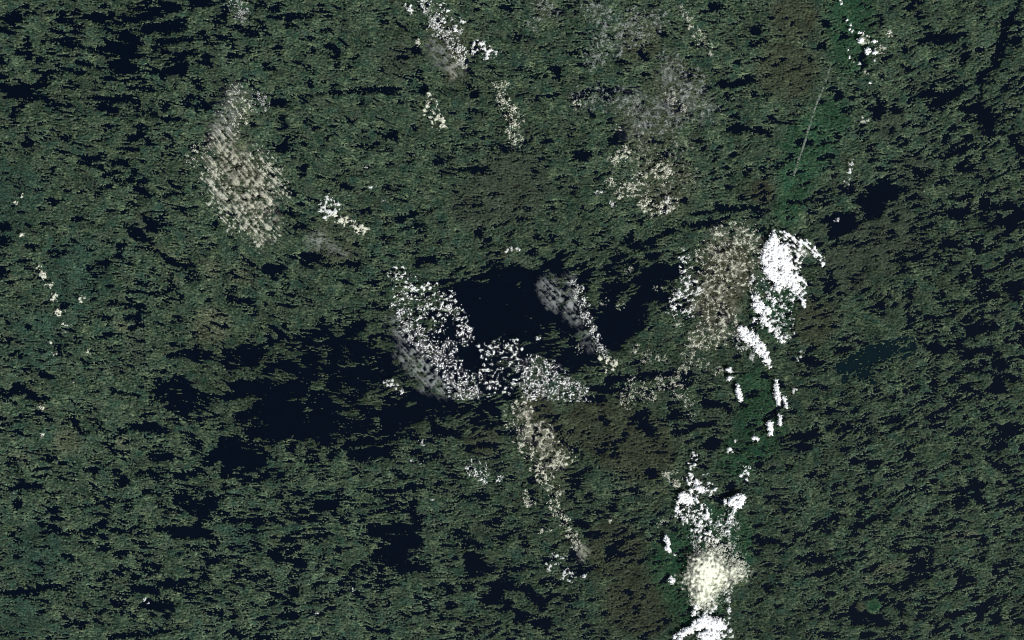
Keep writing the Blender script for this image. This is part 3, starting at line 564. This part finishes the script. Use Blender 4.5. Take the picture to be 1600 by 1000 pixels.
# kind, colour, threshold, opacity, edge softness (map units), lift (km), region, label of the largest, label of the rest, group, cut line
BANKS = [
('solid','white',.0,1.,5,1.0,'1209,362,2 1209,372,7 1206,388,13 1203,405,15 1203,420,12;1220,392,12 1226,415,12;1226,428,12 1238,442,10 1246,456,5;1207,430,10 1226,442,8;1215,450,6',
 'dazzling white triangular cloud with a straight western edge','small white scrap torn off the dazzling triangular cloud','scraps beside the triangular cloud',None),
('streaks','white',-1.1,.95,5,1.1,'1218,366,4 1236,374,5 1250,380,6 1264,388,5 1276,399,4 1286,412,1.5;1236,385,8 1246,400,9;1238,420,8 1256,450,5;1256,475,3 1250,462,4;1236,456,4 1240,462,2',
 'feathery white streak trailing south east from the triangular cloud','feathery white fleck east of the triangular cloud','feathery flecks east of the triangular cloud',None),
('solid','white',.15,1.,5,1.0,'1180,466,6 1184,480,9 1196,486,9;1194,500,7 1203,512,6;1212,520,5 1222,532,4;1180,500,4;1208,470,5',
 'ragged white cloud just below the triangular cloud','white scrap strewn below the triangular cloud','scraps below the triangular cloud',None),
('puffs','white',.25,.85,8,1.0,'1190,455,14 1225,470,14 1200,500,14 1225,520,10;1230,500,12;1180,440,6',
 'broken white fleck in the green gap between the two bright clouds','tiny white fleck in the green gap between bright clouds','flecks between the bright clouds',None),
('solid','white',.1,1.,4,1.0,'1157,514,6 1165,522,10 1176,532,10;1186,542,9 1193,552,8;1198,562,6 1201,572,3',
 'thick white diagonal cloud slanting down to the south east','white scrap along the thick diagonal cloud','scraps along the diagonal cloud',None),
('fine','pale',-.6,.7,5,.9,'1150,525,4 1160,545,4;1170,535,4 1177,560,3',
 'thin pale wisp hanging below the thick diagonal cloud','thin pale scrap below the thick diagonal cloud','scraps below the diagonal cloud',None),
('solid','white',.0,1.,3,.9,'1138,577,4;1142,581,2;1139,592,4',
 'larger of two round white puffs west of the narrow spindle clouds','smaller of two round white puffs west of the spindle clouds','pair of round puffs',None),
('solid','white',-.2,1.,3,.9,'1152,602,1.5 1153,612,4 1156,624,3','narrow white spindle cloud standing upright over green forest','tiny white scrap touching the western spindle cloud','scraps at the western spindle',None),
('solid','white',-.1,.95,3,.9,'1212,594,2 1213,605,4 1214,618,5 1216,630,3;1224,622,3 1228,636,2','tall narrow white spindle cloud, the eastern one','tiny white scrap beside the eastern spindle cloud','scraps at the eastern spindle',None),
('solid','white',.0,1.,3,.9,'1217,650,3 1218,665,2;1202,662,5 1204,678,3','small ragged white cloud directly south of the eastern spindle','white scrap south of the eastern spindle','scraps south of the spindle',None),
('solid','white',.0,.95,3,.9,'1178,684,4 1182,685,3;1157,683,1;1148,689,1.5','small isolated white cloud west below the spindle clouds','tiny white dot beside the isolated cloud below the spindles','dots below the spindles',None),
('puffs','white',-.8,.95,4,.9,'1085,712,4;1080,727,4;1075,744,6 1070,745,3;1165,733,5 1160,740,4;1167,745,3;1100,740,3;1140,705,3',
 'largest white puff north of the southern bright cloud train','small white puff north of the southern bright cloud train','puffs north of the southern train',None),
('solid','white',.05,1.,4,1.,'1066,776,8 1074,780,9;1060,783,4;1086,780,3;1095,765,6 1085,756,3','bright white cauliflower cloud at the northern end of the southern train','small white knob beside the northern cauliflower cloud','knobs at the northern cauliflower cloud',None),
('solid','white',.05,1.,4,1.,'1142,784,7 1152,783,11 1158,778,7;1133,784,4;1147,795,5;1142,806,4','lone bright white cloud east of the southern cloud train','small white scrap near the lone eastern cloud','scraps near the lone eastern cloud',None),
('puffs','white',-.75,.95,6,.95,'1065,800,9 1080,810,12 1095,820,12 1100,830,10;1090,795,10 1100,805,8;1110,840,8;1135,822,8;1085,760,10 1075,790,8;1110,765,8',
 'biggest patch of clotted white cloud in the middle of the southern train','clotted white puff in the middle of the southern train','puffs of the southern train',None),
('solid','white',.0,1.,3,.95,'1040,840,3 1043,847,4;1042,853,4 1045,860,3;1054,866,1.5','stack of small round white clouds west of the southern train','little white dot by the stack of round clouds','dots by the round stack',None),
('solid','white',.0,1.,3,.95,'1049,906,5','single round white cloud west of the creamy speckled dome','tiny white crumb beside the single round cloud','crumbs beside the single round cloud',None),
('solid','white',-.05,1.,4,1.,'1054,994,3;1064,990,5 1078,984,6;1088,976,8 1100,970,10 1118,976,11 1130,978,6;1112,990,10 1095,992,5;1088,948,5;1084,957,4;1062,1000,5',
 'large bright white cloud cut by the southern edge of the view','small white knob on the rim of the southernmost cloud','knobs at the southernmost cloud',None),
('puffs','white',-.5,.85,5,.9,'1100,958,10 1110,945,10;1125,990,12;1138,990,4 1134,975,3;1110,1000,20;1137,925,5 1139,940,4 1136,965,2',
 'largest broken white fleck between the speckled dome and southernmost cloud','broken white fleck between the speckled dome and southernmost cloud','flecks above the southernmost cloud',None),
('specks','glow',-.9,.7,14,1.1,'1110,890,16 1100,905,20;1095,880,14 1120,900,16;1110,915,14 1105,925,12;1090,900,12;1145,885,14 1150,895,8;1100,930,12;1120,860,14 1110,850,10',
 'widest creamy speckled patch of the dome in the southern train','creamy speck belonging to the speckled southern dome','specks of the creamy dome',None),
('specks','pale',-.1,.7,10,.9,'1100,845,18 1130,860,22 1150,880,12;1120,830,18;1140,815,10','pale speckled veil just north of the creamy dome','pale speck just north of the creamy dome','pale specks north of the dome',None),
('solid','white',.0,1.,2.5,.9,'1344,64,4.5;1364,65,3 1368,65,2;1355,80,5;1366,82,3.5;1342,52,1.8 1347,52,1.2;1312,3,1.8;1314,7,1;1322,33,1.6;1328,40,1.5;1327,47,1.2;1331,49,1.8;1332,98,1.4;1326,90,1.2;1359,130,1.6;1388,53,1.2;1342,100,1;1353,57,1;1325,79,1;1365,95,1',
 'largest round white puff among the scattered north eastern puffs','small crisp white puff scattered in the north east','north eastern puffs',None),
('puffs','cream',-.9,.6,4,.8,'1375,78,6;1388,53,4;1350,60,8;1352,115,2;1350,188,4','creamy thin patch beside the north eastern puffs','thin creamy fleck near the north eastern puffs','creamy north eastern flecks',None),
('puffs','pale',-.9,.75,4,.8,'1331,250,2 1325,275,3 1322,290,2;1307,345,2;1252,552,2 1246,560,1;1242,585,1.5;1240,610,2','largest thin upright wisp in the east','thin upright wisp drifting over the eastern forest','eastern wisps',None),
('cells','pale',-.55,.95,6,.9,'663,0,8 668,12,10;678,28,9 682,45,10;695,55,8 705,66,9;714,78,8 722,92,9;700,48,6 715,50,5','chain of open white cloud cells along the northern edge','broken white cloud rim in the northern chain of cells','northern cell fragments',None),
('puffs','pale',-.85,.9,4,.8,'690,12,5;700,18,3;722,32,4;713,45,4;702,30,3;745,72,7 740,80,4;767,84,7 760,78,6;752,68,4;638,12,4 642,18,3;692,33,3;760,90,4','largest puff scattered east of the northern cell chain','small white puff scattered near the northern cell chain','puffs by the northern chain',None),
('solid','cream',.0,.7,3,.8,'653,66,4','single cream coloured round puff west of the northern cell chain','cream crumb beside the round cream puff','cream crumbs',None),
('fine','cream',-.6,.75,5,.8,'712,82,7 722,98,8;716,90,6','creamy clotted cloud at the southern foot of the northern chain','creamy fragment at the foot of the northern chain','creamy fragments at the chain foot',None),
('puffs','cream',-.7,.85,5,.8,'668,148,3;675,165,7 678,180,8;686,190,9 692,196,5;665,175,4','largest cream puff of the small cluster west of the crescent cells','cream puff in the small cluster west of the crescent cells','cream cluster puffs',None),
('cells','cream',-.55,.95,6,.9,'778,135,6 788,132,5;783,150,8 790,165,8;800,175,10 806,190,9;800,205,7 808,218,8','curved chain of creamy open cells with dark holes','creamy broken rim in the curved chain of cells','curved chain fragments',None),
('leaf','cream',.4,.85,12,.9,'372,145,12 375,165,14;365,185,16 352,205,16;335,235,20 350,260,26 375,285,26;395,300,26 405,320,18;385,345,12 398,350,10;310,240,8 305,250,6;400,250,16 410,270,12',
 'broad creamy mottled cloud shaped like a leaf in the north west','creamy fleck around the leaf shaped cloud','flecks of the leaf shaped cloud',None),
('specks','pale',-.2,.6,10,.8,'372,8,9 380,25,6;405,160,10','pale speckled patch at the north western edge','pale speck near the north western edge','north western specks',None),
('puffs','pale',-.75,.85,4,.8,'515,312,7 505,320,6;525,322,6 515,335,8;572,265,2;582,290,3;598,314,2;500,330,3','largest little puff in the cluster north of the short white ridge','little pale puff in the cluster north of the short white ridge','puffs north of the short ridge',None),
('puffs','cream',-1.0,.9,4,.8,'530,345,5 540,345,6;552,352,6 562,357,6;570,360,5;525,340,4','short creamy white ridge of clotted cloud','creamy scrap beside the short ridge','scraps by the short ridge',None),
('puffs','cream',-.9,.9,3.5,.8,'62,419,2;68,429,5;72,432,3;77,444,5;85,463,5;90,467,3;129,468,4.5;94,488,5;98,485,3;103,512,6;108,510,3;99,515,3;80,535,2.5;87,552,2;141,550,3;35,305,1.5;35,367,1.5;24,317,2;66,680,3;65,637,2;118,600,1.5',
 'largest cream ringlet in the western string of small clouds','small cream puff in the western string','western string of puffs',None),
('puffs','pale',.2,.95,9,.85,'622,428,8 635,440,12;632,455,12 650,465,12;668,455,10;655,480,14 700,468,8;705,480,10 715,500,12;690,505,12;725,520,8;670,450,10',
 'largest puff of the loose popcorn field north west of the dark lake','popcorn puff scattered north west of the dark lake','popcorn puffs by the dark lake',None),
('cells','white',-.35,1.,8,.95,'622,478,6 632,495,9;640,512,12 650,525,14;665,535,14 680,550,15;695,565,16 710,585,18;725,600,18 735,612,14;715,615,16 740,620,10;700,545,12;725,515,9 730,530,6',
 'dense white diagonal band of open cloud cells ending at a level southern edge','white broken cell beside the dense diagonal band','fragments of the diagonal band',624),
('puffs','pale',.15,.9,8,.85,'755,545,8 775,550,14 790,560,14;770,580,14 760,600,14;800,545,12;790,600,10;750,590,8','largest puff over the dark lake between the two cell fields','small white puff over the dark lake between the two cell fields','puffs over the dark lake',None),
('cells','white',-.3,.95,9,.9,'812,575,8 830,570,12;850,575,14 865,585,14;845,590,14 875,600,14;850,605,16 880,612,14;900,608,12 910,618,10;830,610,12;818,592,10',
 'wide lacy field of white cells south east of the dark lake','broken white cell in the lacy field south east of the dark lake','fragments of the lacy field',627),
('veins','cream',.0,.85,10,.85,'815,640,12 800,655,10;825,670,16 845,680,16;835,700,16 860,705,16;870,720,12 880,712,10;820,690,12;845,730,10;855,742,8',
 'mottled cream cloud field below the level edge of the lacy field','cream crumb in the mottled field below the lacy field','crumbs of the mottled field',None),
('cells','pale',-.6,.95,5,.85,'733,724,5 740,735,6;748,742,6 755,752,5;755,722,4;760,735,3;780,745,4','small ring cluster of pale cloud in the south centre','pale rim fragment beside the small southern ring cluster','southern ring fragments',None),
('fine','cream',-.6,.9,5,.85,'845,738,4 850,755,7;860,768,8 872,768,6;865,788,7 872,800,6;880,808,5 885,822,5;893,838,6 900,850,6','slender creamy cloud trail running to the south east','creamy fragment beside the slender southern trail','southern trail fragments',None),
('cells','cream',-.7,.9,4,.8,'822,770,3 825,785,4;832,785,3;846,829,3;858,826,3;950,813,2;975,820,1;1033,812,3;1040,812,2;1030,820,2','largest cream ringlet near the southern trail','tiny cream ringlet near the southern trail','southern ringlets',None),
('puffs','pale',-.75,.8,5,.8,'866,872,5 878,873,5;890,900,6 885,898,6;888,900,6;912,902,2;858,885,4','pale flat wisp at the end of the southern trail','pale scrap at the end of the southern trail','scraps at the trail end',None),
('cells','pale',-.6,.95,5,.85,'895,445,5 905,455,6;905,465,7 912,478,6;915,490,6 920,505,6;925,515,6 930,528,6;937,540,6 945,552,6','narrow chain of white rings slanting down the eastern shore of the lake','white ring fragment along the slanting eastern chain','slanting chain fragments',None),
('puffs','cream',-.95,.9,5,.85,'945,560,8 955,568,7;950,575,6','cream clot at the lower end of the slanting ring chain','cream crumb at the lower end of the slanting ring chain','crumbs at the ring chain end',None),
('lace','grey',.0,.5,12,.7,'850,5,10 860,15,8;835,35,5;925,10,12 940,25,14;955,45,16 945,60,14;970,60,14;930,90,12;960,75,12;995,25,8;985,40,14 1010,45,14;1025,30,10;1000,55,12','grey lacework of thin cloud in the north','thin grey shred in the northern lacework','northern grey shreds',None),
('lace','grey',.1,.48,14,.7,'1045,95,10 1050,115,16;1060,135,20 1085,130,16;1060,160,18;935,155,14;975,155,16 985,160,14;1000,170,14;1040,190,20 1010,185,16;1060,180,16;1100,165,12;1110,180,8;1030,175,16;905,155,8','broad grey lacework of thin cloud beside the north eastern browns','thin grey shred in the broad grey lacework','broad grey lace shreds',None),
('fine','cream',-.4,.7,5,.8,'1062,12,3 1075,30,5;1082,45,5 1095,62,6;1104,70,4 1112,82,4;1045,145,5 1055,165,5;1065,170,5','short beige speckled ridge above the grey lacework','beige speck along the short speckled ridge','beige ridge specks',None),
('fine','cream',-.85,.85,7,.8,'955,285,5 966,300,7;985,295,8;975,295,6;1000,308,8 1012,325,7;1025,330,8 1040,325,8;1050,320,6;1000,280,7;958,250,5 975,240,8;1035,270,14;900,163,3;967,200,2','clotted cream cloud arc west of the dark channel','small cream clot near the arc west of the dark channel','cream arc clots',None),
('cells','pale',-.75,.8,4,.8,'934,300,4;958,318,4;1045,315,7;1038,330,7','pale ring around a small dark hole in the centre north','pale ring fragment near the small dark holes','hole rings',None),
('veins','pale',-.5,.95,7,.85,'1068,395,5 1068,410,5;1072,425,6 1076,440,8;1060,465,10 1055,480,10;1075,460,8;1075,485,8;1090,455,6','pale cluster of rings around dark holes west of the brown haze','pale ring fragment west of the brown haze','rings west of the haze',None),
('veins','cream',.1,.85,12,.85,'1130,370,16 1160,370,18;1175,395,14;1110,400,18 1150,410,20;1110,440,18 1140,440,16;1110,470,16 1120,500,16;1140,500,12;1100,525,14 1125,520,12;1090,530,10;1165,440,8',
 'mottled brownish cream haze field west of the triangular cloud','cream crumb in the mottled haze field','crumbs of the mottled haze field',None),
('fine','cream',-.35,.7,7,.8,'1085,530,7 1100,535,7;1060,505,3;1078,540,5 1070,575,6;1090,565,4;1106,568,3;1122,578,5;1010,560,5 1012,555,5;990,545,5;1033,560,4;1055,600,14;1075,625,6;1080,650,3;1060,620,5;1015,620,7;980,625,10;1030,600,10;1000,610,10;985,600,8;905,545,3;943,470,3;970,478,3;984,422,3;1028,450,3',
 'largest cream fleck scattered south of the mottled haze field','small cream fleck scattered south of the mottled haze field','cream flecks in the centre',None),
('cells','cream',-.55,.85,5,.8,'1045,745,5 1055,740,4;1055,755,5;1040,740,4','cream tangle of rings west of the southern train','cream ring scrap west of the southern train','ring scraps west of the train',None),
('puffs','pale',-.7,.8,4,.8,'600,595,2 612,598,5 618,602,4;630,612,3;645,720,2;655,725,1.5;671,716,1;660,692,3;795,392,3 806,390,3;676,780,1.5;228,940,4;24,772,1.5;552,922,1.5;495,960,1.5;840,530,3;795,550,3',
 'largest isolated pale fleck west of the dense diagonal band','isolated pale fleck over the lake country','isolated pale flecks',None),
]
BANKS.append(('streaks','cream',-.2,.6,14,.75,'325,270,6 345,310,12 375,345,14;420,260,8 440,300,8;405,370,12;400,290,12 420,310,10;400,345,14 425,360,8;420,280,8 435,300,5','combed creamy streaks along the southern side of the leaf shaped cloud','short creamy streak by the leaf shaped cloud','streaks by the leaf shaped cloud',None))
BANKS.append(('lace','cream',.5,.5,14,.8,'1000,250,14 1020,280,16;985,285,12;1050,260,16 1040,290,14;1000,215,10 1010,235,10;1060,230,10;960,250,8;1080,280,10','pale veined cloud lace around the clotted cream arc','pale vein of cloud by the clotted cream arc','veins by the cream arc',None))
# thin see-through sheets of cirrus: colour, opacity, direction noise, region, softness, label
VEILS = [
('grey',.5,'s','612,505,8 640,530,12;640,555,20 660,575,22;675,595,20 690,605,14;650,540,14;655,640,8 650,635,10',22,'grey cirrus veil combed to the south east beside the dense diagonal band'),
('grey',.55,'s','855,450,16 870,465,20;885,470,16 900,490,16;890,440,8;915,520,8 925,540,6',22,'grey cirrus veil over the dark lake, west of the slanting ring chain'),
('beige',.6,'s','345,210,16 360,250,34;385,290,34 400,320,24;415,300,16;400,350,16;430,340,8 415,370,10;425,320,12',24,'beige cirrus veil spread under the leaf shaped cloud'),
('cream',.55,'s','330,285,3 360,330,4;345,290,2 380,345,3;400,365,5 435,385,3;410,330,5 425,345,3;428,270,4 440,290,2',7,'pale combed edge of cirrus along the leaf shaped cloud'),
('grey',.35,'s','700,95,18 680,75,16;712,110,14;645,120,10 625,110,8;630,130,5',22,'faint grey veil south of the northern cell chain'),
('beige',.5,'s','712,105,8 705,118,8',12,'small beige fan of cirrus under the foot of the northern chain'),
('grey',.4,'t','505,375,14 490,378,12;520,385,10;532,395,8 540,398,5;532,430,6;395,470,3',16,'thin grey shreds west of the short creamy ridge'),
('beige',.34,'s','1120,375,14 1150,370,16;1125,410,26 1155,420,24;1110,455,26 1140,470,20;1115,510,20 1140,510,14;1090,480,14;1180,380,10;1090,530,12',26,'brown beige haze sheet lying west of the triangular cloud'),
('glow',1.0,'g','1106,890,26 1102,908,22;1122,900,18;1098,928,16;1148,892,10;1082,902,10',34,'glowing cream haze forming the dome of the southern train'),
('grey',.2,'t','1045,125,20 1070,150,24;1010,190,20 990,205,14;985,160,20;940,50,20 945,85,16;960,60,16;930,20,14;1040,170,20;1100,180,12',30,'faint grey haze under the broad grey lacework'),
('beige',.42,'s','1035,275,24 1015,270,18;990,300,12;1050,285,14;720,0,1;820,645,14 840,690,24;865,715,18',24,'thin beige haze around the clotted cream arc and the mottled field'),
('cream',.5,'s','903,850,8 912,862,8;895,835,6;885,818,5;875,790,5 868,780,5;910,870,6',10,'cream wisp round the dark hole at the tip of the southern trail'),
('cream',.4,'s','1032,545,3 1036,565,4;1120,560,3 1122,575,3;1155,530,3 1150,545,2;1240,395,8 1260,395,6;1238,430,10',7,'narrow cream streaks between the ring chain and diagonal cloud'),
('grey',.3,'t','370,150,16 350,210,20;300,250,10;400,200,12;25,300,12;20,310,8',26,'faint haze at the northern tip of the leaf shaped cloud'),
]
inframe = (Q.X > -30) & (Q.X < 1630) & (Q.Y > -30) & (Q.Y < 1030)
def cloud_mesh(name, verts, d, T, zb, op, mat, bump=0.0, soft=.3, tk=None):
    """closed body over the raster cells touching the given vertices (mask)"""
    yy, xx = np.nonzero(verts)
    y0, y1, x0, x1 = max(yy.min()-2, 0), min(yy.max()+3, Q.H), max(xx.min()-2, 0), min(xx.max()+3, Q.W)
    m = verts[y0:y1, x0:x1]; dd = np.where(m, np.maximum(d[y0:y1, x0:x1], 0), 0)
    cel = m[:-1, :-1] | m[1:, :-1] | m[1:, 1:] | m[:-1, 1:]
    W = m.shape[1]
    cy, cx = np.nonzero(cel)
    vid = np.stack([cy*W+cx, (cy+1)*W+cx, (cy+1)*W+cx+1, cy*W+cx+1], 1)
    u, inv = np.unique(vid, return_inverse=True); inv = inv.reshape(-1, 4)
    gy, gx = u//W, u % W
    dv = dd[gy, gx]; hgt = T*np.sqrt(np.clip(dv, 0, 1.6))
    b1 = bump*q1[y0:y1, x0:x1][gy, gx]*np.clip(dv*1.5, 0, 1)
    X = (Q.xs[x0+gx]-800)*K; Y = (500-Q.ys[y0+gy])*K
    n = len(u)
    cover = np.clip(dv/soft, 0, 1)*op if tk is None else tk[y0:y1, x0:x1][gy, gx]*(dv > 0)*op
    al = 1-np.sqrt(np.clip(1-cover, 0, 1))
    V = np.concatenate([np.stack([X, Y, zb+hgt+np.abs(b1)], 1), np.stack([X, Y, zb-.25*hgt], 1)])
    F = np.concatenate([inv, (inv+n)[:, ::-1]])
    me = new_mesh(name, V, F, [mat])
    a = me.attributes.new('thickness', 'FLOAT', 'POINT'); a.data.foreach_set('value', np.concatenate([al, al]).astype(np.float32))
    return me

allc = []
for bi, (kind, col, thr_, op, soft, lift, reg, lab1, lab2, grp, cut) in enumerate(BANKS):
    Dm = Q.chains(parse(reg), pad=soft*2+6)
    Dm = Dm+(soft*(.45*q2+.40*q1) if kind == 'solid' else .15*soft*q2)
    m = np.clip(-Dm/soft, -1.6, .55)                 # above zero inside, fading across the rim
    if kind == 'solid': d = m*1.5+.5*PT['solid']-thr_-.05
    else:
        P = PT[kind]; cov = np.clip(CV[kind]*(.33-.26*thr_), .03, .85)*smooth(-1.0, .5, m+.35*q3+.2*q2)*np.clip(1+.45*q4+.35*q3, .04, 1.8)
        qs = np.linspace(0, 1, 101); tv = np.quantile(P[::3, ::3], qs)
        d = (P-np.interp(1-cov, qs, tv))/P.std()*1.1
        d = np.where(cov < .012, -1, d)
    d = np.where(Dm < soft*.9, d, -1)
    if cut: d = np.where(Q.Y > cut, -1, d)
    mk = (d > 0) & inframe
    mk[:2] = mk[-2:] = False; mk[:, :2] = mk[:, -2:] = False
    lb_, sz = components(mk)
    pos = np.argsort(-sz[1:])+1
    for rank, k in enumerate(pos):
        allc.append((int(sz[k]), bi, rank, int(k), None))
    BANKS[bi] = (BANKS[bi], d, lb_, mk)
allc.sort(reverse=True)
ORD = 'first second third fourth fifth sixth seventh eighth ninth tenth eleventh twelfth thirteenth fourteenth fifteenth sixteenth seventeenth eighteenth nineteenth twentieth'.split()
ORD += ['twenty-'+a for a in ORD[:9]]+['thirtieth']+['thirty-'+a for a in ORD[:9]]+['fortieth']+['forty-'+a for a in ORD[:9]]+['fiftieth']
chosen = [c for c in allc if c[0] >= 5][:285]
chosen_ids = {(c[1], c[3]) for c in chosen}
for bi, (bk, d, lb_, mk) in enumerate(BANKS):
    kind, col, thr_, op, soft, lift, reg, lab1, lab2, grp, cut = bk
    T = .35 if kind == 'solid' else .2
    bump = .035 if kind == 'solid' else .02
    lift = lift*.7
    sf = .22 if kind == 'solid' else (1.2 if kind == 'lace' else .95)
    mine = sorted([c for c in chosen if c[1] == bi], reverse=True)
    used = np.zeros(QS, bool)
    cy_ = [float(Q.Y[lb_ == c[3]].mean())+1e-4*j for j, c in enumerate(mine)]
    for j, c in enumerate(mine):
        ms = lb_ == c[3]; used |= ms
        o = link('cloud', cloud_mesh('cloud', ms, d, T, lift, op, CM[col], bump, sf))
        if j == 0: o['label'] = lab1
        else:
            rest_y = sorted(cy_[q] for q in range(1, len(mine)))
            r_ = rest_y.index(cy_[j]); n_ = len(rest_y)
            o['label'] = lab2 if n_ == 1 else ' '.join(lab2.split()[:11])+(', '+ORD[r_]+' from the north' if r_ < (n_+1)//2 else ', '+(ORD[n_-1-r_]+' from the south')).replace('first from the north', 'northernmost').replace('first from the south', 'southernmost')
        o['category'] = 'cloud'; o['group'] = grp
        if len(mine) == 1: del o['group']
        if j == 0 and len(mine) > 1: del o['group']
    rest = mk & ~used
    if rest.any():
        o = link('cloud_specks', cloud_mesh('cloud_specks', rest, d, T, lift+.03, op, CM[col], 0, sf), kind='stuff')
        o['label'] = 'finest crumbs of cloud around the '+grp; o['category'] = 'cloud specks'
for vi, (col, op, dr, reg, soft, label) in enumerate(VEILS):
    Dm = Q.chains(parse(reg), pad=soft*2+4)+.2*soft*q3
    m = smooth(soft*.55, -soft*.7, Dm)
    st = streak if dr == 's' else streak2
    tk = np.clip(m*(.30+.20*st+.10*q1+.30*q3+.24*q4), 0, 1)
    if dr == 'g': tk = np.clip(m*m*(1.25+.22*q0+.15*q1), 0, 1)
    mk = (tk > .02) & inframe
    mk[:2] = mk[-2:] = False; mk[:, :2] = mk[:, -2:] = False
    lv, sv = components(mk); mk = lv == int(np.argmax(sv[1:])+1)
    o = link('cloud_veil', cloud_mesh('cloud_veil', mk, np.where(mk, tk+.05, 0), .15, 1.2+.1*vi, op, CM[col], 0, 1, tk=tk))
    o['label'] = label; o['category'] = 'cloud'
